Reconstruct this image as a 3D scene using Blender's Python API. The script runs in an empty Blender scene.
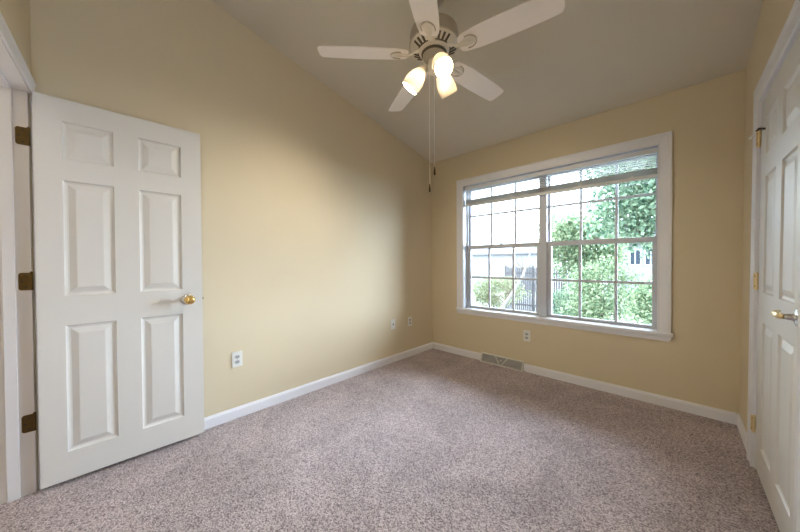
import bpy, bmesh, math, random
import numpy as np
from mathutils import Vector, Matrix

S = bpy.context.scene
COL = S.collection
PI = math.pi

# ------------------------------------------------------------------ camera
cam_d = bpy.data.cameras.new('camera')
cam = bpy.data.objects.new('camera', cam_d); COL.objects.link(cam)
cam_d.sensor_width = 36.0
cam_d.lens = 289.17 / 800 * 36.0
cam_d.clip_start = 0.02; cam_d.clip_end = 300
yaw, pitch, roll = -0.7647, -0.013, -0.0055
fwd = Vector((math.sin(yaw) * math.cos(pitch), math.cos(yaw) * math.cos(pitch), math.sin(pitch)))
rgt = Vector((math.cos(yaw), -math.sin(yaw), 0)); up = rgt.cross(fwd)
r2 = math.cos(roll) * rgt + math.sin(roll) * up
u2 = -math.sin(roll) * rgt + math.cos(roll) * up
cm = Matrix((r2, u2, -fwd)).transposed().to_4x4()
cm.translation = Vector((2.4177, -3.1578, 1.1776))
cam.matrix_world = cm
S.camera = cam

# ------------------------------------------------------------------ sky, exposure
SKY_STRENGTH = 8.5
w = bpy.data.worlds.new('sky'); S.world = w; w.use_nodes = True
nt = w.node_tree; nt.nodes.clear()
wo = nt.nodes.new('ShaderNodeOutputWorld'); bg = nt.nodes.new('ShaderNodeBackground')
bg.inputs['Color'].default_value = (0.75, 0.86, 1.0, 1); bg.inputs['Strength'].default_value = SKY_STRENGTH
nt.links.new(bg.outputs[0], wo.inputs[0])
BULB = 1350.0           # bulbs of the ceiling fan, the lamps of this room
HALL_FILL = 14.0           # added fill lamp in the unseen hall, lights the doorway side
sun_d = bpy.data.lights.new('hazy_sun', 'SUN'); sun_d.energy = 29.0; sun_d.angle = math.radians(70); sun_d.color = (0.74, 0.83, 1.0)
sun = bpy.data.objects.new('hazy_sun', sun_d); COL.objects.link(sun)
SUN_FROM = Vector((0.46, 0.74, 0.50))          # the bright part of the hazy sky, beyond the window to the right
sun.rotation_euler = SUN_FROM.to_track_quat('Z', 'Y').to_euler()
S.view_settings.view_transform = 'Standard'
S.view_settings.look = 'None'
S.view_settings.exposure = 0.50
S.view_settings.gamma = 1.0
S.view_settings.use_curve_mapping = False
S.cycles.max_bounces = 14
S.cycles.diffuse_bounces = 8
S.cycles.transparent_max_bounces = 24
S.cycles.sample_clamp_indirect = 8.0
S.cycles.caustics_reflective = False
S.cycles.caustics_refractive = False

# ------------------------------------------------------------------ room numbers (metres)
W = 2.7426                 # room width, left wall at x = 0
YR = -3.386                # rear wall face; window wall at y = 0
H0, SL = 2.5165, 0.2092    # ceiling height at the window wall and its slope
def zc(y): return H0 - SL * y

# ------------------------------------------------------------------ materials
def mat(name):
    m = bpy.data.materials.new(name); m.use_nodes = True
    return m, m.node_tree, m.node_tree.nodes['Principled BSDF']
def plain(name, rgb, rough=0.5, metal=0.0, bump=0.0, scale=200.0, spec=0.5, vary=0.0, vscale=3.0):
    m, t, b = mat(name)
    b.inputs['Base Color'].default_value = (*rgb, 1); b.inputs['Roughness'].default_value = rough
    b.inputs['Metallic'].default_value = metal; b.inputs['Specular IOR Level'].default_value = spec
    tc = t.nodes.new('ShaderNodeTexCoord')
    if bump:
        n = t.nodes.new('ShaderNodeTexNoise'); n.inputs['Scale'].default_value = scale; n.inputs['Detail'].default_value = 3
        bp = t.nodes.new('ShaderNodeBump'); bp.inputs['Strength'].default_value = bump; bp.inputs['Distance'].default_value = 0.002
        t.links.new(tc.outputs['Object'], n.inputs['Vector'])
        t.links.new(n.outputs['Fac'], bp.inputs['Height']); t.links.new(bp.outputs[0], b.inputs['Normal'])
    if vary:
        n = t.nodes.new('ShaderNodeTexNoise'); n.inputs['Scale'].default_value = vscale; n.inputs['Detail'].default_value = 4
        t.links.new(tc.outputs['Object'], n.inputs['Vector'])
        mx = t.nodes.new('ShaderNodeMix'); mx.data_type = 'RGBA'
        mx.inputs['A'].default_value = (*[c * (1 - vary) for c in rgb], 1); mx.inputs['B'].default_value = (*[min(1, c * (1 + vary)) for c in rgb], 1)
        t.links.new(n.outputs['Fac'], mx.inputs['Factor']); t.links.new(mx.outputs['Result'], b.inputs['Base Color'])
    return m

M = {}
M['wall'] = plain('wall_paint', (0.655, 0.568, 0.415), 0.75, bump=0.08, scale=350, spec=0.25, vary=0.02)
M['ceiling'] = plain('ceiling_paint', (0.64, 0.60, 0.515), 0.85, bump=0.08, scale=300, spec=0.2)
M['trim'] = plain('trim_paint', (0.765, 0.77, 0.82), 0.35, bump=0.03, scale=60)
M['door'] = plain('door_paint', (0.665, 0.65, 0.63), 0.42, bump=0.06, scale=90)
M['vinyl'] = plain('window_vinyl', (0.53, 0.555, 0.62), 0.4, bump=0.02, scale=80)
M['blind'] = plain('blind_aluminium', (0.72, 0.72, 0.72), 0.45, bump=0.02, scale=80)
M['railtaupe'] = plain('blind_rail', (0.60, 0.57, 0.54), 0.5, bump=0.02, scale=80)
M['cord'] = plain('cord', (0.75, 0.74, 0.72), 0.7, bump=0.1, scale=400)
M['brass'] = plain('polished_brass', (0.78, 0.53, 0.20), 0.2, 1.0, bump=0.02, scale=60)
M['oldbrass'] = plain('antique_brass', (0.13, 0.085, 0.032), 0.42, 0.85, bump=0.1, scale=150, vary=0.25, vscale=60)
M['palebrass'] = plain('pale_brass', (0.78, 0.62, 0.34), 0.28, 0.75, bump=0.02, scale=60)
M['steel'] = plain('bright_steel', (0.72, 0.72, 0.72), 0.25, 1.0, bump=0.02, scale=60)
M['dark'] = plain('dark_slot', (0.03, 0.028, 0.026), 0.6, bump=0.02, scale=60)
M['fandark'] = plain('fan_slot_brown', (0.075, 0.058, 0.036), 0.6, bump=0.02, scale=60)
M['black'] = plain('black_rubber', (0.02, 0.02, 0.02), 0.6, bump=0.05, scale=90)
M['plastic'] = plain('white_plastic', (0.76, 0.755, 0.73), 0.35, bump=0.02, scale=60)
M['plasticgrey'] = plain('grey_plastic', (0.42, 0.42, 0.43), 0.4, bump=0.02, scale=60)
M['register'] = plain('register_enamel', (0.72, 0.71, 0.68), 0.4, bump=0.03, scale=60)
M['mesh'] = plain('register_louvre', (0.52, 0.51, 0.50), 0.5, bump=0.03, scale=60)
M['fan'] = plain('fan_cream_enamel', (0.70, 0.655, 0.58), 0.35, bump=0.03, scale=60)
M['fanrub'] = plain('fan_antiqued_body', (0.42, 0.37, 0.30), 0.45, bump=0.06, scale=70, vary=0.12, vscale=20)
M['blade'] = plain('fan_blade', (0.86, 0.80, 0.76), 0.5, bump=0.03, scale=60)
M['bark'] = plain('bark', (0.10, 0.07, 0.05), 0.9, bump=0.6, scale=25, vary=0.3, vscale=8)
M['birch'] = plain('pale_bark', (0.22, 0.21, 0.20), 0.8, bump=0.3, scale=20, vary=0.15, vscale=8)
M['siding'] = plain('white_siding', (0.24, 0.24, 0.25), 0.7, bump=0.1, scale=5)
M['roofing'] = plain('roof_shingle', (0.09, 0.09, 0.10), 0.9, bump=0.5, scale=30, vary=0.2, vscale=4)
M['woodgrey'] = plain('weathered_wood', (0.075, 0.068, 0.075), 0.85, bump=0.4, scale=12, vary=0.3, vscale=3)
M['pane'] = plain('house_pane', (0.03, 0.04, 0.06), 0.15, bump=0.01, scale=3)
M['patio'] = plain('pale_ground', (0.16, 0.155, 0.145), 0.9, bump=0.3, scale=6, vary=0.15, vscale=0.6)

# carpet: speckled short pile
m, t, b = mat('carpet'); M['carpet'] = m
b.inputs['Roughness'].default_value = 1.0; b.inputs['Specular IOR Level'].default_value = 0.05
b.inputs['Sheen Weight'].default_value = 0.25
tc = t.nodes.new('ShaderNodeTexCoord')
def noise(t, sc, det=2, rough=0.5, dist=0.0):
    n = t.nodes.new('ShaderNodeTexNoise'); n.inputs['Scale'].default_value = sc; n.inputs['Detail'].default_value = det
    n.inputs['Roughness'].default_value = rough; n.inputs['Distortion'].default_value = dist
    t.links.new(tc.outputs['Object'], n.inputs['Vector']); return n
def ramp(t, src, stops):
    r = t.nodes.new('ShaderNodeValToRGB'); e = r.color_ramp.elements
    while len(e) < len(stops): e.new(0.5)
    for k, (p, c) in enumerate(stops): e[k].position = p; e[k].color = (*c, 1)
    t.links.new(src, r.inputs[0]); return r
fine = noise(t, 165, 2, 0.65, 0.5)
vo = t.nodes.new('ShaderNodeTexVoronoi'); vo.inputs['Scale'].default_value = 185; t.links.new(tc.outputs['Object'], vo.inputs['Vector'])
sx = t.nodes.new('ShaderNodeSeparateColor'); t.links.new(vo.outputs['Color'], sx.inputs[0])
sm = t.nodes.new('ShaderNodeMath'); sm.operation = 'MULTIPLY_ADD'; sm.inputs[1].default_value = 1.3; sm.inputs[2].default_value = -0.65
t.links.new(fine.outputs['Fac'], sm.inputs[0])
ad = t.nodes.new('ShaderNodeMath'); ad.operation = 'ADD'; t.links.new(sx.outputs[0], ad.inputs[0]); t.links.new(sm.outputs[0], ad.inputs[1])
rp = ramp(t, ad.outputs[0], [(0.02, (0.135, 0.099, 0.105)), (0.28, (0.315, 0.252, 0.262)), (0.62, (0.46, 0.383, 0.396)), (0.98, (0.63, 0.54, 0.555))])
big = noise(t, 2.4, 3, 0.55, 0.8)
mr = t.nodes.new('ShaderNodeMapRange'); mr.inputs['From Min'].default_value = 0.35; mr.inputs['From Max'].default_value = 0.65
mr.inputs['To Min'].default_value = 0.86; mr.inputs['To Max'].default_value = 1.12
t.links.new(big.outputs['Fac'], mr.inputs['Value'])
mu = t.nodes.new('ShaderNodeVectorMath'); mu.operation = 'SCALE'
t.links.new(rp.outputs['Color'], mu.inputs[0]); t.links.new(mr.outputs[0], mu.inputs['Scale'])
t.links.new(mu.outputs[0], b.inputs['Base Color'])
bp = t.nodes.new('ShaderNodeBump'); bp.inputs['Strength'].default_value = 0.9; bp.inputs['Distance'].default_value = 0.008
t.links.new(fine.outputs['Fac'], bp.inputs['Height']); t.links.new(bp.outputs[0], b.inputs['Normal'])

# window glass: clear pane with a faint reflection
m, t, b = mat('window_glass'); M['glass'] = m
t.nodes.remove(b); out = t.nodes['Material Output']
tr = t.nodes.new('ShaderNodeBsdfTransparent'); tr.inputs[0].default_value = (0.93, 0.97, 0.96, 1)
gl = t.nodes.new('ShaderNodeBsdfGlossy'); gl.inputs['Roughness'].default_value = 0.02
fr = t.nodes.new('ShaderNodeFresnel'); fr.inputs[0].default_value = 1.45
ms = t.nodes.new('ShaderNodeMixShader')
t.links.new(fr.outputs[0], ms.inputs[0]); t.links.new(tr.outputs[0], ms.inputs[1]); t.links.new(gl.outputs[0], ms.inputs[2])
t.links.new(ms.outputs[0], out.inputs[0])

# frosted lamp shade (lit from inside by its bulb)
m, t, b = mat('frosted_shade'); M['shade'] = m
t.nodes.remove(b); out = t.nodes['Material Output']
tl = t.nodes.new('ShaderNodeBsdfTranslucent'); tl.inputs[0].default_value = (0.20, 0.18, 0.15, 1)
tp = t.nodes.new('ShaderNodeBsdfTransparent'); tp.inputs[0].default_value = (0.9, 0.86, 0.78, 1)
df = t.nodes.new('ShaderNodeBsdfDiffuse'); df.inputs[0].default_value = (0.85, 0.80, 0.72, 1)
m1 = t.nodes.new('ShaderNodeMixShader'); m1.inputs[0].default_value = 0.45
m2 = t.nodes.new('ShaderNodeMixShader'); m2.inputs[0].default_value = 0.02
t.links.new(tl.outputs[0], m1.inputs[1]); t.links.new(df.outputs[0], m1.inputs[2])
t.links.new(m1.outputs[0], m2.inputs[1]); t.links.new(tp.outputs[0], m2.inputs[2]); t.links.new(m2.outputs[0], out.inputs[0])
def emit(name, rgb, st):
    m, t, b = mat(name); t.nodes.remove(b)
    e = t.nodes.new('ShaderNodeEmission'); e.inputs[0].default_value = (*rgb, 1); e.inputs[1].default_value = st
    t.links.new(e.outputs[0], t.nodes['Material Output'].inputs[0]); return m
M['bulb'] = emit('lit_bulb', (1.0, 0.87, 0.66), BULB)

def leaf_mat(name, c1, c2):
    m, t, b = mat(name); t.nodes.remove(b)
    g = t.nodes.new('ShaderNodeNewGeometry')
    r = t.nodes.new('ShaderNodeMix'); r.data_type = 'RGBA'
    r.inputs['A'].default_value = (*c1, 1); r.inputs['B'].default_value = (*c2, 1)
    t.links.new(g.outputs['Random Per Island'], r.inputs['Factor'])
    d = t.nodes.new('ShaderNodeBsdfDiffuse'); l = t.nodes.new('ShaderNodeBsdfTranslucent')
    t.links.new(r.outputs['Result'], d.inputs[0]); t.links.new(r.outputs['Result'], l.inputs[0])
    x = t.nodes.new('ShaderNodeMixShader'); x.inputs[0].default_value = 0.45
    t.links.new(d.outputs[0], x.inputs[1]); t.links.new(l.outputs[0], x.inputs[2])
    t.links.new(x.outputs[0], t.nodes['Material Output'].inputs[0]); return m
M['leaf_teal'] = leaf_mat('leaf_blue_green', (0.05, 0.105, 0.075), (0.32, 0.41, 0.28))
M['leaf_mid'] = leaf_mat('leaf_green', (0.07, 0.13, 0.075), (0.40, 0.46, 0.29))
M['leaf_yellow'] = leaf_mat('leaf_yellow_green', (0.15, 0.175, 0.09), (0.33, 0.345, 0.23))

# ------------------------------------------------------------------ mesh helpers
class MB:
    def __init__(s): s.b = bmesh.new()
    def box(s, x0, x1, y0, y1, z0, z1, bev=0.0):
        x0, x1 = min(x0, x1), max(x0, x1); y0, y1 = min(y0, y1), max(y0, y1); z0, z1 = min(z0, z1), max(z0, z1)
        vs = [s.b.verts.new(p) for p in ((x0,y0,z0),(x1,y0,z0),(x1,y1,z0),(x0,y1,z0),(x0,y0,z1),(x1,y0,z1),(x1,y1,z1),(x0,y1,z1))]
        fs = [s.b.faces.new([vs[i] for i in f]) for f in ((3,2,1,0),(4,5,6,7),(0,1,5,4),(1,2,6,5),(2,3,7,6),(3,0,4,7))]
        if bev:
            es = list({e for f in fs for e in f.edges})
            bmesh.ops.bevel(s.b, geom=es, offset=bev, segments=2, profile=0.5, affect='EDGES')
        return s
    def prism(s, poly, axis, a, b_):
        """polygon in the two other axes, extruded along axis from a to b_"""
        def P(u, v, k):
            return {'x': (k, u, v), 'y': (u, k, v), 'z': (u, v, k)}[axis]
        A = [s.b.verts.new(P(u, v, a)) for u, v in poly]; B = [s.b.verts.new(P(u, v, b_)) for u, v in poly]
        n = len(poly)
        s.b.faces.new(A); s.b.faces.new(B[::-1])
        for i in range(n): s.b.faces.new((A[i], B[i], B[(i+1) % n], A[(i+1) % n]))
        return s
    def lathe(s, prof, n=32, mtx=None, cap0=True, cap1=True):
        """profile [(r, z)] about z, optional matrix"""
        rings = []
        for r, z in prof:
            if r < 1e-6: rings.append([s.b.verts.new((0, 0, z))])
            else: rings.append([s.b.verts.new((r*math.cos(2*PI*k/n), r*math.sin(2*PI*k/n), z)) for k in range(n)])
        allv = [v for r in rings for v in r]
        for A, B in zip(rings, rings[1:]):
            for k in range(n):
                j = (k+1) % n
                if len(A) == 1 and len(B) == 1: continue
                if len(A) == 1: s.b.faces.new((A[0], B[j], B[k]))
                elif len(B) == 1: s.b.faces.new((A[k], A[j], B[0]))
                else: s.b.faces.new((A[k], A[j], B[j], B[k]))
        if cap0 and len(rings[0]) > 1: s.b.faces.new(rings[0][::-1])
        if cap1 and len(rings[-1]) > 1: s.b.faces.new(rings[-1])
        if mtx is not None: bmesh.ops.transform(s.b, matrix=mtx, verts=allv)
        return s
    def tube(s, pts, rad, n=8, caps=True):
        pts = [Vector(p) for p in pts]; rads = rad if isinstance(rad, (list, tuple)) else [rad]*len(pts)
        rings = []; prev = None
        for i, p in enumerate(pts):
            d = (pts[min(i+1, len(pts)-1)] - pts[max(i-1, 0)]).normalized()
            if prev is None:
                a = Vector((0, 0, 1)) if abs(d.z) < 0.9 else Vector((1, 0, 0))
                x = d.cross(a).normalized()
            else: x = (prev - d * prev.dot(d)).normalized()
            prev = x; y = d.cross(x)
            rings.append([s.b.verts.new(p + rads[i]*(math.cos(2*PI*k/n)*x + math.sin(2*PI*k/n)*y)) for k in range(n)])
        for A, B in zip(rings, rings[1:]):
            for k in range(n): s.b.faces.new((A[k], A[(k+1)%n], B[(k+1)%n], B[k]))
        if caps: s.b.faces.new(rings[0][::-1]); s.b.faces.new(rings[-1])
        return s
    def sphere(s, c, r, sx=1, sy=1, sz=1, n=20):
        mtx = Matrix.Translation(c) @ Matrix.Diagonal((sx, sy, sz, 1))
        bmesh.ops.create_uvsphere(s.b, u_segments=n, v_segments=n//2, radius=r, matrix=mtx); return s
    def sweep(s, path, prof, fn):
        """sweep a profile [(offset outward, depth)] along a 2-D open path with mitred corners; fn(a, z, depth) -> xyz"""
        path = [Vector(p) for p in path]; cols = []
        for i, p in enumerate(path):
            d0 = (path[i] - path[i-1]).normalized() if i else None
            d1 = (path[i+1] - path[i]).normalized() if i < len(path)-1 else None
            if d0 is None: d0 = d1
            if d1 is None: d1 = d0
            n0 = Vector((-d0.y, d0.x)); n1 = Vector((-d1.y, d1.x))
            b_ = (n0 + n1).normalized(); k = 1 / max(0.2, b_.dot(n0))
            cols.append([s.b.verts.new(fn(*(p + b_*k*o), dp)) for o, dp in prof])
        n = len(prof)
        for A, B in zip(cols, cols[1:]):
            for k in range(n): s.b.faces.new((A[k], A[(k+1)%n], B[(k+1)%n], B[k]))
        s.b.faces.new(cols[0]); s.b.faces.new(cols[-1][::-1]); return s
    def build(s, name, m, parent=None, smooth=None, loc=None, rot=None):
        bmesh.ops.recalc_face_normals(s.b, faces=s.b.faces)
        me = bpy.data.meshes.new(name)
        if smooth is not None:
            for f in s.b.faces: f.smooth = True
        s.b.to_mesh(me); s.b.free()
        if smooth is not None: me.set_sharp_from_angle(angle=math.radians(smooth))
        me.materials.append(m)
        o = bpy.data.objects.new(name, me); COL.objects.link(o)
        if parent: o.parent = parent
        if loc is not None: o.location = loc
        if rot is not None: o.rotation_euler = rot
        return o
def tag(o, label=None, cat=None, group=None, kind=None):
    if label: o['label'] = label
    if cat: o['category'] = cat
    if group: o['group'] = group
    if kind: o['kind'] = kind
    return o
def empty(name, loc=(0, 0, 0), rz=0.0):
    o = bpy.data.objects.new(name, None); COL.objects.link(o)
    o.empty_display_size = 0.05; o.location = loc; o.rotation_euler = (0, 0, rz); return o
def copy_tree(o, parent=None):
    c = o.copy(); COL.objects.link(c); c.parent = parent
    for ch in o.children: copy_tree(ch, c)
    return c

# ================================================================== ROOM SHELL
T = 0.12
tag(MB().box(-T, W+T, YR-0.135, 0.0, -0.12, 0.0).build('floor', M['carpet']),
    'grey beige speckled cut pile carpet covering the whole floor', 'carpet', kind='structure')
YB = 0.19                                                    # outer face of the window wall
mb = MB().prism([(YR-T, zc(YR-T)), (YB, zc(YB)), (YB, zc(YB)+0.15), (YR-T, zc(YR-T)+0.15)], 'x', -T, W+T)
tag(mb.build('ceiling', M['ceiling']), 'sloping beige ceiling rising away from the window wall', 'ceiling', kind='structure')
# left wall
mb = MB().prism([(YR, -0.12), (0, -0.12), (0, zc(0)), (YR, zc(YR))], 'x', -T, 0)
tag(mb.build('wall_left', M['wall']), 'plain yellow beige wall on the left, behind the open white door', 'wall', kind='structure')
# window wall with its opening
WX0, WX1, WZ0, WZ1 = 0.470, 2.323, 0.575, 2.140
mb = MB()
mb.box(-T, WX0, 0, YB, -0.12, zc(0)-0.001); mb.box(WX1, W+T, 0, YB, -0.12, zc(0)-0.001)
mb.box(WX0, WX1, 0, YB, -0.12, WZ0); mb.box(WX0, WX1, 0, YB, WZ1, zc(0)-0.001)
for v in mb.b.verts:
    if v.co.z > 2.4 and v.co.y > 0.1: v.co.z = zc(YB) - 0.001
tag(mb.build('wall_back', M['wall']), 'yellow beige wall that holds the wide double window', 'wall', kind='structure')
# right wall with a door opening
DRH, DRW = -0.610, 0.813                                     # hinge edge and width of the right door
RY0, RY1, RZ = DRH+0.022, DRH-DRW-0.022, 2.075
mb = MB()
mb.prism([(RY0, -0.12), (0, -0.12), (0, zc(0)), (RY0, zc(RY0))], 'x', W, W+T)
mb.prism([(RY1, RZ), (RY0, RZ), (RY0, zc(RY0)), (RY1, zc(RY1))], 'x', W, W+T)
mb.prism([(YR, -0.12), (RY1, -0.12), (RY1, zc(RY1)), (YR, zc(YR))], 'x', W, W+T)
tag(mb.build('wall_right', M['wall']), 'narrow strip of beige wall beside the right hand door', 'wall', kind='structure')
# rear wall (behind the camera) with the doorway of the open door
LX0, LX1, LZ = 0.008, 0.765, 2.075
mb = MB()
mb.box(-T, LX0, YR-T, YR, -0.12, LZ); mb.box(LX1, W+T, YR-T, YR, -0.12, LZ)
mb.box(-T, W+T, YR-T, YR, LZ, zc(YR))
tag(mb.build('wall_rear', M['wall']), 'beige wall around the doorway of the open door', 'wall', kind='structure')
def shear_rear(o):
    for v in o.data.vertices: v.co.y -= 0.0446*v.co.x
    return o
LEAN = 0.006                  # the right wall stands a touch out of plumb
def lean(o):
    for v in o.data.vertices: v.co.x += LEAN*v.co.z
    return o
lean(bpy.data.objects['wall_right']); shear_rear(bpy.data.objects['wall_rear'])
# closet behind the right door, hall behind the doorway
mb = MB()
mb.box(W+T, W+0.75, -1.60, -1.58, -0.12, 2.4); mb.box(W+T, W+0.75, -0.42, -0.40, -0.12, 2.4)
mb.box(W+0.75, W+0.77, -1.60, -0.40, -0.12, 2.4); mb.box(W+T, W+0.75, -1.58, -0.42, 2.38, 2.4); mb.box(W+T, W+0.75, -1.58, -0.42, -0.12, 0.0)
tag(mb.build('wall_closet', M['wall']), 'closet walls closed off behind the right hand door', 'wall', kind='structure')
YH = YR - T
mb = MB()
mb.box(-0.72, -0.70, YH-1.3, YH, -0.12, 2.5); mb.box(1.9, 1.92, YH-1.3, YH, -0.12, 2.5); mb.box(-0.72, 1.92, YH-1.32, YH-1.3, -0.12, 2.5)
mb.box(-0.72, 1.92, YH-1.3, YH, 2.44, 2.5)
tag(mb.build('wall_hall', M['wall']), 'hall walls beyond the doorway on the left', 'wall', kind='structure')
tag(MB().box(-0.72, 1.92, YH-1.3, YR-0.135, -0.12, -0.001).build('floor_hall', M['carpet']), 'carpeted hall floor beyond the doorway', 'carpet', kind='structure')

# baseboards
def bb_prof(h): return [(0, 0), (0.013, 0), (0.013, h-0.018), (0.009, h-0.008), (0.006, h), (0, h)]
HB = 0.082
mb = MB().prism([(d, z) for d, z in bb_prof(HB)], 'y', YR+0.02, 0)
tag(mb.build('baseboard_left', M['trim']), 'white baseboard along the foot of the left wall', 'baseboard', kind='structure')
mb = MB()
for x0, x1 in ((0.013, 0.737), (1.233, 2.232), (2.2335, W-0.013)):
    mb.prism([(-d, z) for d, z in bb_prof(HB)], 'x', x0, x1)
tag(mb.build('baseboard_back', M['trim']), 'white baseboard under the window, broken by the floor register', 'baseboard', kind='structure')
mb = MB().prism([(W-d, z) for d, z in bb_prof(HB)], 'y', -0.484, 0)
tag(lean(mb.build('baseboard_right', M['trim'])), 'short white baseboard between the corner and the right door casing', 'baseboard', kind='structure')

# ================================================================== WINDOW
win = empty('window_1', (1.396, 0, 0.60))
tag(win, 'wide white double hung window with grids, two units side by side', 'window', kind='structure')
def wl(mb, name, m, parent=win, smooth=None):
    o = mb.build(name, m, parent, smooth); 
    off = Vector((1.396, 0, 0.60))
    if parent is win: o.data.transform(Matrix.Translation(-off))
    return o
GX0, GX1, GZ0, GZ1 = 0.489, 2.303, 0.60, 2.120
# jamb liner
mb = MB()
mb.box(WX0, GX0, 0, YB, GZ0, GZ1); mb.box(GX1, WX1, 0, YB, GZ0, GZ1)
mb.box(WX0, WX1, 0, YB, GZ1, WZ1)
mb.box(GX0, GX0+0.012, 0.085, 0.10, GZ0, GZ1); mb.box(GX1-0.012, GX1, 0.085, 0.10, GZ0, GZ1)
mb.box(GX0, GX1, 0.137, YB, GZ0-0.02, GZ0+0.004)
wl(mb, 'jamb', M['vinyl'])
# mullion post
wl(MB().box(1.361, 1.435, 0.070, YB, GZ0, GZ1, 0.003), 'mullion', M['vinyl'])
# casing: three mitred sides
prof = [(0, 0), (0, -0.010), (0.006, -0.013), (0.012, -0.010), (0.058, -0.016), (0.066, -0.020), (0.083, -0.020), (0.086, -0.016), (0.086, 0)]
mb = MB().sweep([(GX0-0.004, 0.60), (GX0-0.004, GZ1-0.004), (GX1-0.004, GZ1-0.004), (GX1-0.004, 0.60)], prof, lambda a, z, d: (a, d, z))
wl(mb, 'casing', M['trim'])
mb = MB().box(0.392, 2.398, -0.036, 0.0, 0.572, 0.600, 0.005)
mb.box(WX0+0.001, WX1-0.001, 0.0, 0.137, 0.576, 0.600)
wl(mb, 'sill', M['trim'])
mb = MB().prism([(0.405, 0.575), (0.405, 0.552), (0.412, 0.538), (0.426, 0.531), (2.364, 0.531), (2.378, 0.538), (2.385, 0.552), (2.385, 0.575)], 'y', -0.015, 0)
wl(mb, 'apron', M['trim'])
def sash(name, x0, x1, z0, z1, gx0, gx1, gz0, gz1, y, muntx, muntz):
    t_ = 0.017
    mb = MB()
    mb.box(x0, gx0, y-t_, y+t_, z0, z1, 0.003); mb.box(gx1, x1, y-t_, y+t_, z0, z1, 0.003)
    mb.box(gx0-0.004, gx1+0.004, y-t_, y+t_, z0, gz0, 0.003); mb.box(gx0-0.004, gx1+0.004, y-t_, y+t_, gz1, z1, 0.003)
    o = wl(mb, name, M['vinyl'])
    g = MB().box(gx0, gx1, y-0.002, y+0.002, gz0, gz1).build('pane', M['glass'], o); g.data.transform(Matrix.Translation((-1.396, 0, -0.60)))
    mb = MB()
    for mx in muntx: mb.box(mx-0.011, mx+0.011, y-0.008, y+0.008, gz0, gz1, 0.003)
    xs = [gx0] + [v for mx in muntx for v in (mx-0.011, mx+0.011)] + [gx1]
    for k in range(0, len(xs), 2): mb.box(xs[k], xs[k+1], y-0.007, y+0.007, muntz-0.0115, muntz+0.0115, 0.003)
    g = mb.build('muntin_grid', M['vinyl'], o); g.data.transform(Matrix.Translation((-1.396, 0, -0.60)))
    return o
sash('lower_sash', 0.4895, 1.362, 0.6005, 1.385, 0.529, 1.328, 0.626, 1.338, 0.119, (0.775, 1.070), 0.985)
sash('lower_sash', 1.434, 2.3025, 0.6005, 1.385, 1.471, 2.263, 0.626, 1.338, 0.119, (1.727, 2.013), 0.985)
sash('upper_sash', 0.4895, 1.361, 1.345, 2.119, 0.512, 1.343, 1.382, 2.075, 0.155, (0.785, 1.076), 1.755)
sash('upper_sash', 1.435, 2.3025, 1.345, 2.119, 1.449, 2.281, 1.382, 2.075, 0.155, (1.727, 2.011), 1.755)
for x in (0.93, 1.87):
    mb = MB().box(x-0.022, x+0.022, 0.096, 0.112, 1.386, 1.396, 0.003).box(x-0.008, x+0.008, 0.090, 0.104, 1.396, 1.404, 0.002)
    wl(mb, 'sash_lock', M['vinyl'])

# venetian blind, raised
bl = empty('venetian_blind', (1.396, 0.045, 2.118))
tag(bl, 'white venetian blind drawn up to the top of the window', 'window blind')
def bw(mb, name, m, smooth=None):
    o = mb.build(name, m, bl, smooth); o.data.transform(Matrix.Translation((-1.396, -0.045, -2.118))); return o
BX0, BX1 = 0.4935, 2.299
bw(MB().box(BX0, BX1, 0.030, 0.058, 2.070, 2.110, 0.003), 'headrail', M['blind'])
def slat(mb, z, x0=BX0+0.003, x1=BX1-0.003, tilt=0.0):
    pts = [(0.0325, z-0.0006), (0.039, z+0.001), (0.045, z+0.0016), (0.051, z+0.001), (0.0575, z-0.0006)]
    pts = [(y, zz + (y-0.045)*math.tan(tilt)) for y, zz in pts]
    mb.prism(pts + [(y, zz-0.0008) for y, zz in reversed(pts)], 'x', x0, x1)
for k in range(6):
    mb = MB(); slat(mb, 2.052 - k*0.0178, tilt=math.radians(-8)); bw(mb, 'slat', M['blind'], 40)
mb = MB()
for k in range(15): slat(mb, 1.899 + k*0.0035)
bw(mb, 'stacked_slats', M['railtaupe'], 40)
bw(MB().box(BX0+0.002, BX1-0.002, 0.031, 0.059, 1.866, 1.896, 0.004), 'bottom_rail', M['blind'])
for x in (0.66, 1.08, 1.745, 2.13):
    bw(MB().tube([(x, 0.0315, 2.072), (x, 0.0315, 1.894)], 0.0011, 6), 'ladder_cord', M['cord'])
    bw(MB().box(x-0.012, x+0.012, 0.027, 0.0308, 1.868, 1.905, 0.001), 'rail_clip', M['plastic'])

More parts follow.
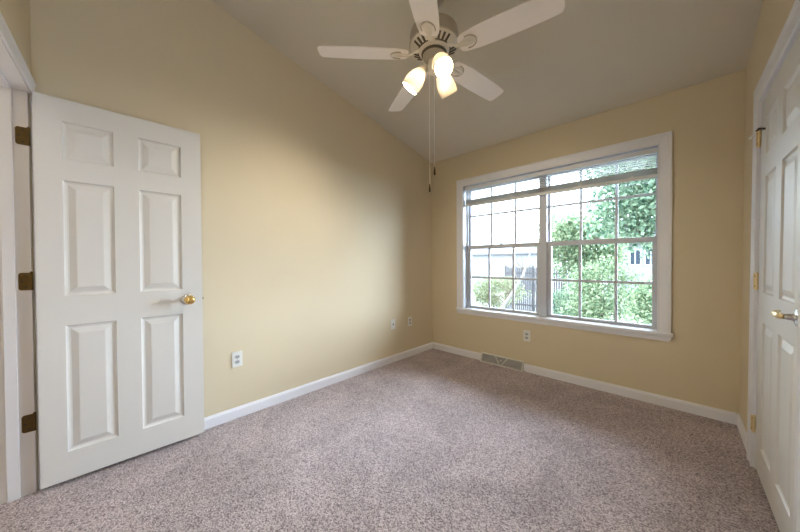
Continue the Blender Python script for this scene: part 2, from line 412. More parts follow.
# ================================================================== DOORS
PCOL = ((0.095, 0.290), (0.395, 0.600))
PROW = ((0.150, 0.828), (0.985, 1.600), (1.713, 1.912))     # heights above the door's foot
def door_parts(root, w_, h_, th, flip, PCOL=PCOL):
    """six panel slab; hinge edge at u = 0; local axes u = +y (or -y when flip), faces at x = 0 and x = -th (flip: +th)"""
    sg = -1 if flip else 1
    us = [0.0] + [v for c in PCOL for v in c] + [w_]; zs = [0.0] + [v for r in PROW for v in r] + [h_]
    def P(x, u, z): return (-x*sg, u*sg, z)
    mb = MB()
    grid = {}
    for side, x in ((0, 0.0), (1, th)):
        for i, u in enumerate(us):
            for j, z in enumerate(zs): grid[side, i, j] = mb.b.verts.new(P(x, u, z))
    for side in (0, 1):
        for i in range(len(us)-1):
            for j in range(len(zs)-1):
                if i in (1, 3) and j in (1, 3, 5): continue
                mb.b.faces.new([grid[side, a, b_] for a, b_ in ((i, j), (i+1, j), (i+1, j+1), (i, j+1))])
    nu, nz = len(us)-1, len(zs)-1
    for i in range(nu):
        for j in (0, nz): mb.b.faces.new((grid[0, i, j], grid[0, i+1, j], grid[1, i+1, j], grid[1, i, j]))
    for j in range(nz):
        for i in (0, nu): mb.b.faces.new((grid[0, i, j], grid[0, i, j+1], grid[1, i, j+1], grid[1, i, j]))
    mb.build('slab', M['door'], root)
    steps = ((0, 0), (0.005, 0.0075), (0.012, 0.0105), (0.019, 0.0105), (0.046, 0.0015), (0.050, 0.0012))
    for u0, u1 in PCOL:
        for z0, z1 in PROW:
            mb = MB()
            for x, s_ in ((0.0, 1), (th, -1)):
                prev = None
                for o_, d_ in steps:
                    xx = x + s_*d_
                    ring = [mb.b.verts.new(P(xx, u, z)) for u, z in ((u0+o_, z0+o_), (u1-o_, z0+o_), (u1-o_, z1-o_), (u0+o_, z1-o_))]
                    if prev:
                        for k in range(4): mb.b.faces.new((prev[k], prev[(k+1)%4], ring[(k+1)%4], ring[k]))
                    prev = ring
                mb.b.faces.new(prev)
            mb.build('panel', M['door'], root)

# open door on the left
HX, HY, DA = 0.0667, -3.3795, 0.0275
d1 = empty('door_1', (HX, HY, 0.022), -DA)
tag(d1, 'open white six panel door with brass knob in front of the left wall', 'door', kind='structure')
door_parts(d1, 0.709, 2.028, 0.035, False)
ROT_X = Matrix.Rotation(PI/2, 4, 'Y')                       # lathe axis z -> +x
def knob(root, u, z):
    k = MB().lathe([(0.0, 0.040), (0.011, 0.040), (0.012, 0.046), (0.021, 0.050), (0.0285, 0.058), (0.030, 0.068), (0.028, 0.078), (0.021, 0.085), (0.012, 0.088), (0, 0.0885)], 32,
                   Matrix.Translation((0, u, z)) @ ROT_X).build('knob', M['brass'], root, 35)
    MB().lathe([(0.037, 0.0005), (0.037, 0.004), (0.032, 0.008), (0.015, 0.010), (0.0105, 0.013), (0.0105, 0.042)], 32,
               Matrix.Translation((0, u, z)) @ ROT_X).build('rosette', M['steel'], k, 35)
    return k
knob(d1, 0.628, 0.920)
MB().box(-0.029, -0.006, 0.7085, 0.7105, 0.890, 0.946, 0.0005).box(-0.023, -0.012, 0.709, 0.717, 0.911, 0.925, 0.002).build('latch', M['oldbrass'], d1)
for z in (1.825, 1.09, 0.365):
    zz = z - 0.022
    y0 = 0.0
    mb = MB()
    # leaf let into the jamb, corners rounded, knuckle beside the door edge
    L = 0.0445; x = 0.0305 - HX
    pl = [(-0.0215, zz-L), (-0.050, zz-L), (-0.055, zz-L+0.002), (-0.059, zz-L+0.008), (-0.059, zz+L-0.008), (-0.055, zz+L-0.002), (-0.050, zz+L), (-0.0215, zz+L)]
    mb.prism(pl, 'x', x, x+0.0035)
    h = mb.build('hinge_leaf', M['oldbrass'], d1)
    mb = MB()
    mb.tube([(x-0.001, -0.0180, zz-L), (x-0.001, -0.0180, zz+L)], 0.0050, 12)
    mb.sphere((x-0.001, -0.0180, zz+L+0.002), 0.0055, n=12)
    mb.build('knuckle', M['oldbrass'], h, 40)
    mb = MB()
    for q in (-0.030, 0.0, 0.030):
        mb = MB(); mb.lathe([(0.0042, x+0.0035), (0.0042, x+0.0042), (0.0, x+0.0046)], 12, Matrix.Translation((0, -0.036 if q else -0.049, zz+q)) @ ROT_X)
        mb.build('screw', M['dark'], h, 40)

# jamb, stop and casing of the left doorway
mb = MB()
JX = 0.030
for x0, x1 in ((LX0, JX), (0.747, LX1)):
    mb.box(x0, x1, YR-T-0.002, YR-0.009, 0.0, LZ-0.020)
mb.box(LX0, LX1, YR-T-0.002, YR-0.001, LZ-0.020, LZ)
mb.box(JX, JX+0.011, YR-0.098, YR-0.058, 0.0, LZ-0.031, 0.002); mb.box(0.736, 0.747, YR-0.098, YR-0.058, 0.0, LZ-0.031, 0.002)
mb.box(JX, 0.747, YR-0.098, YR-0.058, LZ-0.031, LZ-0.020, 0.002)
tag(mb.build('trim_1', M['trim']), 'white door jamb with three brass hinge leaves at the left edge', 'door frame', kind='structure')
cprof = [(0, 0), (0, 0.008), (0.004, 0.011), (0.010, 0.009), (0.040, 0.013), (0.050, 0.017), (0.055, 0.016), (0.057, 0.012), (0.057, 0)]
mb = MB().sweep([(0.001, LZ-0.016), (0.742, LZ-0.016), (0.742, 0.0)], cprof, lambda a, z, d: (a, YR+d, z))
mb.box(0.001, 0.016, YR-0.002, YR+0.010, 0.0, LZ-0.016)
tag(shear_rear(mb.build('trim_2', M['trim'])), 'white moulded casing over the doorway at the upper left', 'door casing', kind='structure')
shear_rear(bpy.data.objects['trim_1'])

# closed door on the right
d2 = empty('door_2', (W-0.004, DRH, 0.020), 0.0)
tag(d2, 'closed white six panel door with lever handle on the right', 'door', kind='structure')
door_parts(d2, DRW, 2.028, 0.035, True, ((0.122, 0.350), (0.452, 0.690)))
d2.rotation_euler = (0, LEAN, 0)
# face towards the room is local x = 0, u runs along -y
ROT_NX = Matrix.Rotation(-PI/2, 4, 'Y')
LU, LVZ = -(DRW-0.048), 0.945
hd = MB().tube([(-0.036, LU, LVZ), (-0.042, LU+0.004, LVZ), (-0.0455, LU+0.014, LVZ), (-0.046, LU+0.035, LVZ+0.001), (-0.046, LU+0.065, LVZ+0.002), (-0.0445, LU+0.086, LVZ+0.004), (-0.038, LU+0.100, LVZ+0.007), (-0.031, LU+0.106, LVZ+0.009)],
               [0.009, 0.0105, 0.0115, 0.0115, 0.0105, 0.0095, 0.008, 0.0055], 16).build('lever_handle', M['palebrass'], d2, 45)
MB().lathe([(0.033, 0.0005), (0.033, 0.005), (0.029, 0.010), (0.016, 0.013), (0.012, 0.018), (0.0105, 0.037)], 32, Matrix.Translation((0, LU, LVZ)) @ ROT_NX).build('rosette', M['steel'], hd, 35)
for i, z in enumerate((1.855, 1.06, 0.255)):
    zz = z - 0.020; L = 0.0445
    mb = MB().box(-0.0175, 0.0015, 0.0095, 0.0115, zz-L, zz+L, 0.0008)
    h = mb.build('hinge_leaf', M['palebrass'], d2)
    for q in (-0.028, 0.004, 0.028):
        MB().lathe([(0.0035, 0.0), (0.0035, 0.0012), (0.0, 0.0014)], 12, Matrix.Translation((-0.0105 + (0.003 if q == 0.004 else 0), 0.0096, zz+q)) @ Matrix.Rotation(PI/2, 4, 'X')).build('screw', M['dark'], h, 40)
    mb = MB()
    for k in range(5): mb.tube([(-0.006, 0.002, zz-L+k*0.0178+0.0004), (-0.006, 0.002, zz-L+(k+1)*0.0178-0.0004)], 0.0058, 14)
    mb.sphere((-0.006, 0.002, zz+L+0.002), 0.005, n=12); mb.sphere((-0.006, 0.002, zz-L-0.002), 0.005, n=12)
    mb.build('knuckle', M['palebrass'], h, 40)
    if i == 0:      # hinge pin door stop: black arm along the door, white bumper towards the wall
        mb = MB().tube([(-0.016, 0.012, zz+L+0.003), (-0.008, -0.004, zz+L+0.005), (-0.006, -0.05, zz+L-0.010), (-0.006, -0.115, zz+L-0.030)], 0.005, 10)
        mb.sphere((-0.008, 0, zz+L+0.006), 0.008, n=12)
        st = mb.build('stop_arm', M['black'], d2, 40)
        mb = MB().tube([(-0.012, 0.010, zz+L+0.002), (-0.024, 0.05, zz+L-0.006), (-0.030, 0.085, zz+L-0.010)], [0.0025, 0.0025, 0.0025], 10)
        mb.sphere((-0.030, 0.090, zz+L-0.010), 0.0075, n=12)
        mb.build('stop_bumper', M['plastic'], st, 40)
# jamb and casing of the right door
mb = MB()
JO, JC = DRH+0.003, DRH-DRW-0.003
for y0, y1 in ((JO, RY0), (RY1, JC)):
    mb.box(W-0.001, W+T, y0, y1, 0.0, RZ-0.021)
mb.box(W-0.001, W+T, RY1, RY0, RZ-0.022, RZ)
mb.box(W+0.035, W+0.06, JO-0.011, JO, 0, RZ-0.033); mb.box(W+0.035, W+0.06, JC, JC+0.011, 0, RZ-0.033); mb.box(W+0.035, W+0.06, JC, JO, RZ-0.033, RZ-0.022)
tag(lean(mb.build('trim_3', M['trim'])), 'white jamb around the closed right hand door', 'door frame', kind='structure')
rprof = [(0, 0), (0, -0.017), (0.004, -0.020), (0.014, -0.015), (0.070, -0.016), (0.088, -0.022), (0.101, -0.021), (0.110, -0.015), (0.110, 0)]
mb = MB().sweep([(JC-0.005, 0.0), (JC-0.005, RZ-0.017), (JO+0.012, RZ-0.017), (JO+0.012, 0.0)], rprof, lambda a, z, d: (W+d, a, z))
tag(lean(mb.build('trim_4', M['trim'])), 'white moulded casing around the right hand door', 'door casing', kind='structure')

# ================================================================== OUTLETS AND REGISTER
def plate(name, loc, rz, kind, label, cat, group=None, w_=0.072, h_=0.116):
    """faces local -y"""
    o = empty(name, loc, rz); tag(o, label, cat, group)
    MB().box(-w_/2, w_/2, -0.006, 0, -h_/2, h_/2, 0.0025).build('cover_plate', M['plastic'], o)
    if kind == 'duplex':
        for s_ in (1, -1):
            q = [( 0.017*math.cos(a), 0.0195*s_ + 0.0145*math.sin(a)) for a in np.linspace(0, 2*PI, 20, endpoint=False)]
            q = [(x, max(min(z, 0.0195*s_+0.0120), 0.0195*s_-0.0120)) for x, z in q]
            rc = MB().prism(q, 'y', -0.0085, -0.005).build('receptacle', M['plasticgrey'] , o)
            mb = MB(); c = 0.0195*s_
            mb.box(-0.0075, -0.0055, -0.0090, -0.0080, c-0.002, c+0.006); mb.box(0.0055, 0.0075, -0.0090, -0.0080, c-0.002, c+0.005)
            mb.lathe([(0.0024, 0.0080), (0.0024, 0.0090)], 10, Matrix.Translation((0, 0, c-0.0075)) @ Matrix.Rotation(PI/2, 4, 'X'))
            mb.build('slot', M['dark'], rc)
        MB().lathe([(0.003, 0.006), (0.003, 0.0068), (0, 0.0072)], 10, Matrix.Rotation(PI/2, 4, 'X')).build('screw', M['steel'], o)
    elif kind == 'jack':
        rc = MB().box(-0.010, 0.010, -0.0085, -0.005, -0.0115, 0.0115, 0.001).build('jack', M['plasticgrey'], o)
        MB().box(-0.006, 0.006, -0.0092, -0.0080, -0.007, 0.005).build('jack_opening', M['dark'], rc)
        for s_ in (1, -1):
            MB().lathe([(0.003, 0.006), (0.003, 0.0068), (0, 0.0072)], 10, Matrix.Translation((0, 0, 0.042*s_)) @ Matrix.Rotation(PI/2, 4, 'X')).build('screw', M['steel'], o)
    return o
plate('wall_outlet', (0, -2.437, 0.446), PI/2, 'duplex', 'white duplex outlet low on the left wall near the open door', 'outlet')
plate('phone_jack', (0, -0.765, 0.448), PI/2, 'jack', 'small white jack plate low on the left wall, second from the corner', 'wall jack')
plate('wall_outlet', (0, -0.468, 0.436), PI/2, 'duplex', 'white outlet low on the left wall nearest the corner', 'outlet')
plate('wall_outlet', (1.262, 0, 0.384), 0, 'duplex', 'white outlet on the window wall just under the sill', 'outlet')

rg = empty('floor_register', (0.985, 0, 0)); tag(rg, 'white baseboard heat register with a V brace under the window', 'register')
RW, RHt = 0.246, 0.104
mb = MB()
mb.prism([(-0.004, 0.0), (-0.046, 0.0), (-0.046, 0.010), (-0.004, 0.010)], 'x', -RW, RW)
mb.prism([(-0.0005, RHt), (-0.018, RHt), (-0.024, RHt-0.008), (-0.0005, RHt-0.008)], 'x', -RW, RW)
for s_ in (-1, 1):
    x0, x1 = sorted((s_*RW, s_*(RW-0.012)))
    mb.prism([(-0.0005, 0.0), (-0.047, 0.0), (-0.047, 0.010), (-0.020, RHt), (-0.0005, RHt)], 'x', x0, x1)
mb.build('frame', M['register'], rg)
MB().prism([(-0.012, 0.008), (-0.016, 0.008), (-0.008, RHt-0.006), (-0.004, RHt-0.006)], 'x', -RW+0.010, RW-0.010).build('damper', M['plasticgrey'], rg)
mb = MB()
def face_y(z): return -0.044 + (z-0.010)*0.0245/(RHt-0.018)
for k in range(46):
    x = -RW+0.018 + k*(2*RW-0.036)/45
    mb.prism([(face_y(0.010), 0.009), (face_y(0.010)+0.010, 0.009), (face_y(RHt-0.008)+0.010, RHt-0.007), (face_y(RHt-0.008), RHt-0.007)], 'x', x-0.0016, x+0.0016)
for k in range(1, 4):
    z = 0.010 + k*(RHt-0.018)/4
    mb.box(-RW+0.010, RW-0.010, face_y(z)+0.002, face_y(z)+0.010, z-0.0012, z+0.0012)
mb.build('louvres', M['mesh'], rg)
mb = MB()
for s_ in (-1, 1):
    z0, z1 = 0.010, RHt-0.008
    A = [(s_*0.002, z0), (s_*0.014, z0), (s_*0.078, z1), (s_*0.064, z1)]
    vs = [mb.b.verts.new((x, face_y(z)-0.004, z)) for x, z in A] + [mb.b.verts.new((x, face_y(z)+0.002, z)) for x, z in A]
    mb.b.faces.new(vs[:4]); mb.b.faces.new(vs[4:][::-1])
    for k in range(4): mb.b.faces.new((vs[k], vs[(k+1)%4], vs[4+(k+1)%4], vs[4+k]))
mb.build('v_brace', M['register'], rg)
MB().box(-0.006, 0.006, -0.044, -0.026, 0.056, 0.066, 0.002).build('damper_lever', M['register'], rg)

# ================================================================== CEILING FAN
FX, FY, FZ = 1.303, -1.676, 2.467
fan = empty('ceiling_fan', (FX, FY, zc(FY)))
tag(fan, 'cream five blade ceiling fan with three lit glass shades', 'ceiling fan')
DZ = FZ - zc(FY)
def fp(mb, name, m, parent=fan, smooth=35): return mb.build(name, m, parent, smooth)
mb = MB().lathe([(0.0, 0.03), (0.075, 0.03), (0.075, -0.015), (0.062, -0.055), (0.030, -0.080), (0.016, -0.085), (0.0, -0.085)], 32)
fp(mb, 'canopy', M['fanrub'])
DB = DZ + 0.058
fp(MB().lathe([(0.0135, -0.08), (0.0135, DB+0.13)], 20), 'downrod', M['fanrub'])
body = fp(MB().lathe([(0.0, DB+0.135), (0.028, DB+0.135), (0.034, DB+0.122), (0.120, DB+0.112), (0.146, DB+0.098), (0.152, DB+0.075), (0.152, DB+0.030), (0.156, DB+0.026), (0.156, DB+0.016), (0.150, DB+0.012), (0.0, DB+0.012)], 48), 'motor_housing', M['fanrub'])
# vented lower cone
r0, z0, r1, z1 = 0.149, DB+0.012, 0.086, DB-0.024
cone = fp(MB().lathe([(r0, z0), (r0-0.004, z0-0.006), (r1+0.004, z1+0.001), (r1, z1-0.004), (0.0, z1-0.004)], 48, cap0=True), 'vent_ring', M['fan'])
for k in range(5):
    for j in (-1, 0, 1):
        a = 3.963 - (k+0.5)*2*PI/5 + j*0.235
        rm, zm = (r0+r1)/2+0.004, (z0+z1)/2-0.002
        ang = math.atan2(z0-z1, r0-r1)
        mb = MB().box(-0.022, 0.022, -0.0072, 0.0072, -0.003, 0.003, 0.0028)
        o = mb.build('vent_slot', M['fandark'], cone)
        o.data.transform(Matrix.Rotation(a, 4, 'Z') @ Matrix.Translation((rm, 0, zm-0.0015)) @ Matrix.Rotation(-ang, 4, 'Y'))
fp(MB().lathe([(0.090, DB-0.006), (0.094, DB-0.012), (0.094, DB-0.026), (0.088, DB-0.031), (0.0, DB-0.031)], 40), 'flywheel', M['fan'])
fp(MB().lathe([(0.072, DB-0.029), (0.079, DB-0.035), (0.079, DB-0.040), (0.072, DB-0.046)], 40), 'dark_band', M['fandark'])
fp(MB().lathe([(0.070, DB-0.028), (0.070, DB-0.058), (0.062, DB-0.070), (0.044, DB-0.078), (0.0, DB-0.080)], 40), 'switch_housing', M['fanrub'])
fp(MB().lathe([(0.034, DB-0.076), (0.038, DB-0.100), (0.038, DB-0.130), (0.034, DB-0.150), (0.020, DB-0.160), (0.0, DB-0.164)], 32), 'light_fitter', M['fan'])
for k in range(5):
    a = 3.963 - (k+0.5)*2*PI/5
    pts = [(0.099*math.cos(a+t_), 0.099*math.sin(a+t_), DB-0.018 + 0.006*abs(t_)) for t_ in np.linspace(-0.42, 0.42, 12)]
    fp(MB().tube(pts, 0.0042, 8), 'gap_shade', M['fandark'], cone)  # dark arcs stand in for the gap shadows below the vent slots
# blades
PITCH = math.radians(-12)
def blade_outline():
    pts = []
    top = [(0.165, 0.030), (0.172, 0.046), (0.190, 0.056), (0.230, 0.063), (0.30, 0.069), (0.42, 0.0725), (0.55, 0.071), (0.66, 0.067), (0.698, 0.063), (0.708, 0.057), (0.717, 0.036)]
    return top + [(x, -y) for x, y in reversed(top)]
def iron_outline():
    top = [(0.070, 0.015), (0.11, 0.0115), (0.150, 0.0105), (0.175, 0.015), (0.20, 0.024), (0.225, 0.029), (0.250, 0.028), (0.266, 0.021), (0.275, 0.010)]
    return top + [(x, -y) for x, y in reversed(top)]
def loft(poly, z0, z1, fn):
    mb = MB()
    A = [mb.b.verts.new(fn(x, y, z0)) for x, y in poly]; B = [mb.b.verts.new(fn(x, y, z1)) for x, y in poly]; n = len(poly)
    mb.b.faces.new(A[::-1]); mb.b.faces.new(B)
    for i in range(n): mb.b.faces.new((A[i], A[(i+1)%n], B[(i+1)%n], B[i]))
    return mb
blade = None
for k in range(5):
    a = 3.963 - k*2*PI/5
    if blade is None:
        br = empty('blade', (0, 0, DZ)); 
        def pf(x, y, z):
            f = min(1, max(0, (x-0.10)/0.07)); p = PITCH*f
            return (x, y*math.cos(p) - z*math.sin(p), y*math.sin(p) + z*math.cos(p) + 0.036*(1-f)**1.5)
        me = loft(blade_outline(), 0.0, 0.006, lambda x, y, z: (x, y*math.cos(PITCH)-z*math.sin(PITCH), y*math.sin(PITCH)+z*math.cos(PITCH)))
        bpy.data.objects.remove(br)
        blade = me.build('blade', M['blade'], fan, 30)
        # iron as a strip loft so that it twists from hub to blade
        mb = MB(); top = iron_outline()[:9]; rows = []
        for x, y in top:
            rows.append([mb.b.verts.new(pf(x, s_*y, z)) for s_, z in ((-1, -0.001), (1, -0.001), (0.75, -0.0065), (-0.75, -0.0065))])
        for A, B in zip(rows, rows[1:]):
            for q in range(4): mb.b.faces.new((A[q], A[(q+1)%4], B[(q+1)%4], B[q]))
        mb.b.faces.new(rows[0]); mb.b.faces.new(rows[-1][::-1])
        iron = mb.build('blade_iron', M['fan'], blade, 30)
        arc = [(0.195+0.0, -0.030)] 
        pts = [pf(0.226+0.046*math.cos(t_), 0.040*math.sin(t_), -0.004) for t_ in np.linspace(-1.9, 1.9, 18)]
        MB().tube(pts, 0.0034, 8).build('crescent_shade', M['fanrub'], blade, 40)  # raised crescent, coloured darker as the medallion's shadow line
        pts = [pf(0.16+t_*0.085, 0.0, -0.0075) for t_ in np.linspace(0, 1, 6)]
        MB().tube(pts, [0.006, 0.0055, 0.005, 0.0045, 0.004, 0.003], 8).build('rib', M['fan'], blade, 40)
        for x, y in ((0.205, 0.014), (0.205, -0.014), (0.250, 0.0)):
            MB().sphere(pf(x, y, -0.0072), 0.0042, n=10).build('screw', M['fan'], blade, 40)
        o = blade
    else:
        o = copy_tree(blade, fan)
    o.location = (0, 0, DZ+0.010); o.rotation_euler = (0, 0, a)
# three lamps
for k in range(3):
    a = math.radians(-32) + k*2*PI/3
    tilt = math.radians(40)                                  # from straight down towards outward
    dirv = Vector((math.cos(a)*math.sin(tilt), math.sin(a)*math.sin(tilt), -math.cos(tilt)))
    base = Vector((math.cos(a)*0.062, math.sin(a)*0.062, DZ-0.050))
    q = Vector((0, 0, 1)).rotation_difference(dirv).to_matrix().to_4x4()
    q.translation = base
    hub = Vector((math.cos(a)*0.026, math.sin(a)*0.026, DZ-0.064))
    arm = MB().tube([hub, hub.lerp(base, 0.5) + Vector((0, 0, 0.006)), base, base + dirv*0.012], [0.011, 0.010, 0.011, 0.013], 12)
    arm = fp(arm, 'lamp_arm', M['fan'])
    fp(MB().lathe([(0.0, 0.0), (0.022, 0.002), (0.027, 0.010), (0.027, 0.028), (0.023, 0.030), (0.0, 0.030)], 28, q), 'socket', M['fan'], arm)
    outer = [(0.027, 0.022), (0.037, 0.034), (0.050, 0.060), (0.0575, 0.088), (0.0590, 0.116), (0.0575, 0.140), (0.0555, 0.152)]
    inner = [(r-0.003, z) for r, z in reversed(outer)]
    sh = fp(MB().lathe(outer + inner, 36, q, cap0=False, cap1=False), 'lamp_shade', M['shade'], fan, 60)
    mb = MB().lathe([(0.010, 0.030), (0.012, 0.045), (0.021, 0.066), (0.024, 0.082), (0.021, 0.098), (0.012, 0.107), (0.0, 0.110)], 20, q)
    fp(mb, 'bulb', M['bulb'], sh)
# pull chains with wooden knobs
for (x, y), zt, zb in (((1.318-FX, -1.694-FY), DZ-0.060, 1.772-zc(FY)), ((1.2965-FX, -1.7165-FY), DZ-0.060, 1.666-zc(FY))):
    ch = fp(MB().tube([(x, y, zt), (x, y, zb)], 0.0018, 6), 'pull_chain', M['cord'])
    mb = MB().lathe([(0.0, -0.052), (0.0055, -0.050), (0.0068, -0.040), (0.0055, -0.022), (0.0030, -0.008), (0.0028, 0.0), (0, 0.001)], 14, Matrix.Translation((x, y, zb)))
    fp(mb, 'pull_knob', M['oldbrass'], ch)

# added fill lamp, out of view in the hall, brightens the door jamb
hl = empty('hall_fill_lamp', (0.75, YH-0.65, 2.44)); tag(hl, 'added dome shaped fill lamp, out of view on the hall ceiling', 'lamp')
MB().lathe([(0.15, 0.0), (0.15, -0.02), (0.0, -0.02)], 32).build('base', M['fan'], hl, 35)
MB().lathe([(0.14, -0.02), (0.13, -0.05), (0.10, -0.075), (0.05, -0.09), (0.0, -0.094)], 32, cap0=False).build('dome', emit('fill_dome', (1.0, 0.93, 0.84), HALL_FILL), hl, 60)

# ================================================================== OUTDOORS
GZ = -1.6
tag(MB().box(-40, 30, YB+0.3, 60, GZ-0.3, GZ).build('ground', M['patio']), 'pale sunlit ground outside the window', 'ground', kind='structure')
rng = np.random.default_rng(7)
def leaves(name, parent, m, clumps, n, size, origin):
    """folded leaves scattered in ellipsoid clumps (cx, cy, cz, rx, ry, rz)"""
    vols = np.array([c[3]*c[4]*c[5] for c in clumps]); pr = vols**0.8; pr /= pr.sum()
    which = rng.choice(len(clumps), n, p=pr); C = np.array(clumps)[which]
    d = rng.normal(size=(n, 3)); d /= np.linalg.norm(d, axis=1)[:, None]
    rad = rng.uniform(0.15, 1.0, n)**0.45
    pos = C[:, :3] + d*rad[:, None]*C[:, 3:] - np.array(origin)
    a = rng.normal(size=(n, 3)); a /= np.linalg.norm(a, axis=1)[:, None]
    b_ = np.cross(a, rng.normal(size=(n, 3))); b_ /= np.linalg.norm(b_, axis=1)[:, None]
    nn = np.cross(a, b_)
    s_ = (size*rng.uniform(0.6, 1.3, n))[:, None]
    V = np.stack([pos - a*s_*0.5, pos + b_*s_*0.28 + nn*s_*0.08, pos + a*s_*0.5, pos - b_*s_*0.28 + nn*s_*0.08], 1).reshape(-1, 3)
    F = []
    for i in range(n): k = 4*i; F += [(k, k+1, k+2), (k, k+2, k+3)]
    me = bpy.data.meshes.new(name); me.from_pydata(V.tolist(), [], F); me.materials.append(m)
    o = bpy.data.objects.new(name, me); COL.objects.link(o); o.parent = parent; return o
def crown(c, r, k, spread=0.75, cr=0.42):
    out = []
    for _ in range(k):
        d = rng.normal(size=3); d /= np.linalg.norm(d); q = rng.uniform(0.2, 1)**0.5*spread
        s_ = cr*rng.uniform(0.7, 1.3)
        out.append((c[0]+d[0]*r[0]*q, c[1]+d[1]*r[1]*q, c[2]+d[2]*r[2]*q, r[0]*s_, r[1]*s_, r[2]*s_*0.7))
    return out
def tree(name, label, cat, base, c, r, k, n, size, leafm, trunk_r=0.10, group=None, barkm='bark'):
    o = empty(name, (base[0], base[1], GZ)); tag(o, label, cat, group)
    cl = crown(c, r, k); og = (base[0], base[1], GZ)
    leaves('foliage', o, M[leafm], cl, n, size, og)
    mb = MB(); top = Vector(c) - Vector(og) + Vector((0, 0, r[2]*0.5))
    mid = top*0.5 + Vector((rng.uniform(-.1, .1), rng.uniform(-.1, .1), 0))
    mb.tube([(0, 0, -0.05), mid, top], [trunk_r, trunk_r*0.75, trunk_r*0.3], 10)
    for q in cl[:14]:
        p = Vector(q[:3]) - Vector(og); st = mid.lerp(top, rng.uniform(0.0, 0.8))
        mb.tube([st, st.lerp(p, 0.55) + Vector((0, 0, 0.08)), p], [trunk_r*0.35, trunk_r*0.22, trunk_r*0.1], 6)
    mb.build('trunk', M[barkm], o, 40); return o
tree('leafy_tree', 'tall green tree filling the right of the window', 'tree', (2.3, 7.2), (2.15, 7.2, 3.0), (2.0, 1.6, 2.0), 50, 12500, 0.14, 'leaf_teal', 0.14, 'trees outside the window')
tree('leafy_tree', 'pale green tree behind the middle of the right window unit', 'tree', (0.3, 10.0), (-0.3, 10.0, 1.85), (1.6, 1.2, 1.9), 38, 9000, 0.15, 'leaf_mid', 0.10, 'trees outside the window')
tree('leafy_tree', 'faint tree crown seen high through the left window unit', 'tree', (-2.2, 11.5), (-2.0, 11.5, 3.0), (1.0, 0.9, 1.1), 16, 700, 0.14, 'leaf_mid', 0.06, 'trees outside the window')
tree('shrub', 'large light green shrub at the foot of the right window unit', 'shrub', (1.0, 5.6), (1.0, 5.6, 0.3), (0.95, 0.7, 1.1), 30, 6500, 0.085, 'leaf_mid', 0.04, 'shrubs outside the window')
tree('shrub', 'green shrub at the lower right corner of the window', 'shrub', (2.3, 4.2), (2.25, 4.2, 0.3), (0.7, 0.5, 1.0), 20, 4200, 0.075, 'leaf_mid', 0.04, 'shrubs outside the window')
tree('shrub', 'dark blue green shrub just right of the window mullion', 'shrub', (-0.1, 7.6), (-0.1, 7.6, -0.2), (0.9, 0.8, 0.75), 20, 3600, 0.09, 'leaf_teal', 0.04, 'shrubs outside the window')
tree('shrub', 'yellow green shrub low in the left window unit', 'shrub', (-4.0, 10.2), (-4.0, 10.2, -0.35), (1.6, 1.0, 1.05), 28, 4200, 0.11, 'leaf_yellow', 0.04, 'shrubs outside the window')
# pale leaning trunk
bt = empty('birch_tree', (-2.25, 6.5, GZ)); tag(bt, 'leaning pale tree trunk with thin bare branches in the left window unit', 'tree')
MB().tube([(-0.3, 0, -0.05), (0.0, 0, 0.8), (0.55, 0.0, 1.55), (1.0, 0.0, 2.3), (1.25, 0, 3.1)], [0.075, 0.065, 0.055, 0.04, 0.015], 10).build('trunk', M['birch'], bt, 40)
mb = MB()
for k in range(16):
    t_ = rng.uniform(0.25, 1.0); st = Vector((0.0, 0, 0.8)).lerp(Vector((1.1, 0, 2.6)), t_)
    d = Vector((rng.uniform(-0.8, 0.8), rng.uniform(-0.5, 0.5), rng.uniform(0.1, 1.0)))
    mb.tube([st, st + d*0.4 + Vector((0, 0, 0.05)), st + d*0.8], [0.014, 0.009, 0.004], 6)
mb.build('branches', M['bark'], bt, 40)
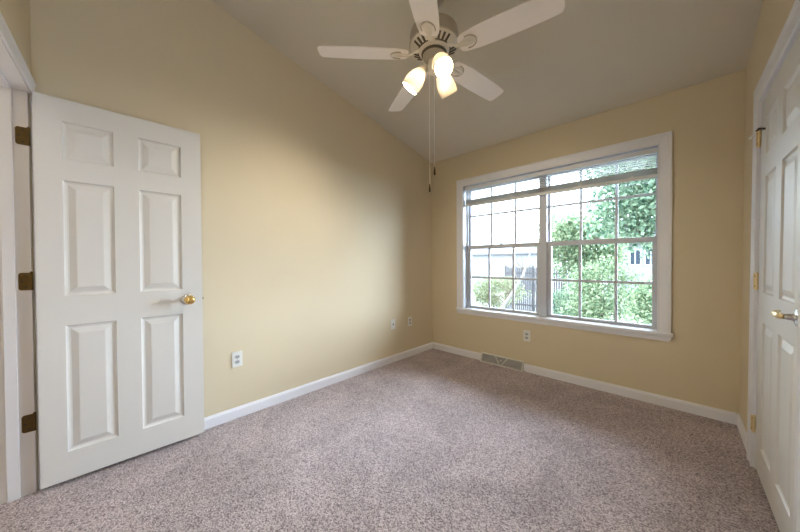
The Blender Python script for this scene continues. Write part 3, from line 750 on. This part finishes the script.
# wooden fence behind
fc = empty('wooden_fence', (-3.4, 13.0, GZ)); tag(fc, 'dark weathered wooden fence behind the leaning trunk', 'fence')
mb = MB()
for k in range(40): 
    x = -1.3 + k*0.11
    mb.box(x, x+0.085, -0.012, 0.012, 0.05, 2.45 + 0.03*math.sin(k*1.7))
mb.build('picket_panel', M['woodgrey'], fc)
for z in (0.35, 2.1): MB().box(-1.3, 3.15, 0.012, 0.05, z, z+0.09).build('rail', M['woodgrey'], fc)
for x in (-1.3, 0.2, 1.7, 3.1): MB().box(x-0.05, x+0.05, 0.012, 0.11, -0.05, 2.55, 0.005).build('post', M['woodgrey'], fc)
# houses
def house(label, x0, x1, y0, y1, ze, zr, wins):
    o = empty('house', ((x0+x1)/2, y0, GZ)); tag(o, label, 'house', None)
    ox, oy, oz = (x0+x1)/2, y0, GZ
    mb = MB().box(x0-ox, x1-ox, 0, y1-oy, 0, ze-oz); mb.build('wall', M['siding'], o)
    mb = MB().prism([(-0.3, ze-oz-0.02), ((y1-y0)/2, zr-oz), (y1-oy+0.3, ze-oz-0.02), (y1-oy+0.3, ze-oz+0.1), ((y1-y0)/2, zr-oz+0.15), (-0.3, ze-oz+0.1)], 'x', x0-ox-0.3, x1-ox+0.3)
    mb.build('roof', M['roofing'], o)
    mb = MB()
    for k in range(int((ze-GZ)/0.22)): mb.box(x0-ox, x1-ox, -0.02, 0, k*0.22, k*0.22+0.02)
    mb.build('siding_lap', M['siding'], o)
    for (a, b_, c, d) in wins:
        wn = MB().box(a-ox-0.08, b_-ox+0.08, -0.06, -0.02, c-oz-0.08, d-oz+0.08).build('window', M['vinyl'], o)
        mb = MB().box(a-ox, (a+b_)/2-ox-0.03, -0.07, -0.05, c-oz, d-oz).box((a+b_)/2-ox+0.03, b_-ox, -0.07, -0.05, c-oz, d-oz); mb.build('pane', M['pane'], wn)
    return o
house('white house with dark windows showing through the trees at right', -1.2, 4.2, 22, 28, 2.3, 4.0, [(0.1, 0.62, 0.95, 1.9), (0.9, 1.4, 0.95, 1.9), (2.2, 2.8, 0.95, 1.9)])
house('long pale house far off behind the left window unit', -16.0, -6.6, 26, 33, 1.9, 2.9, [])
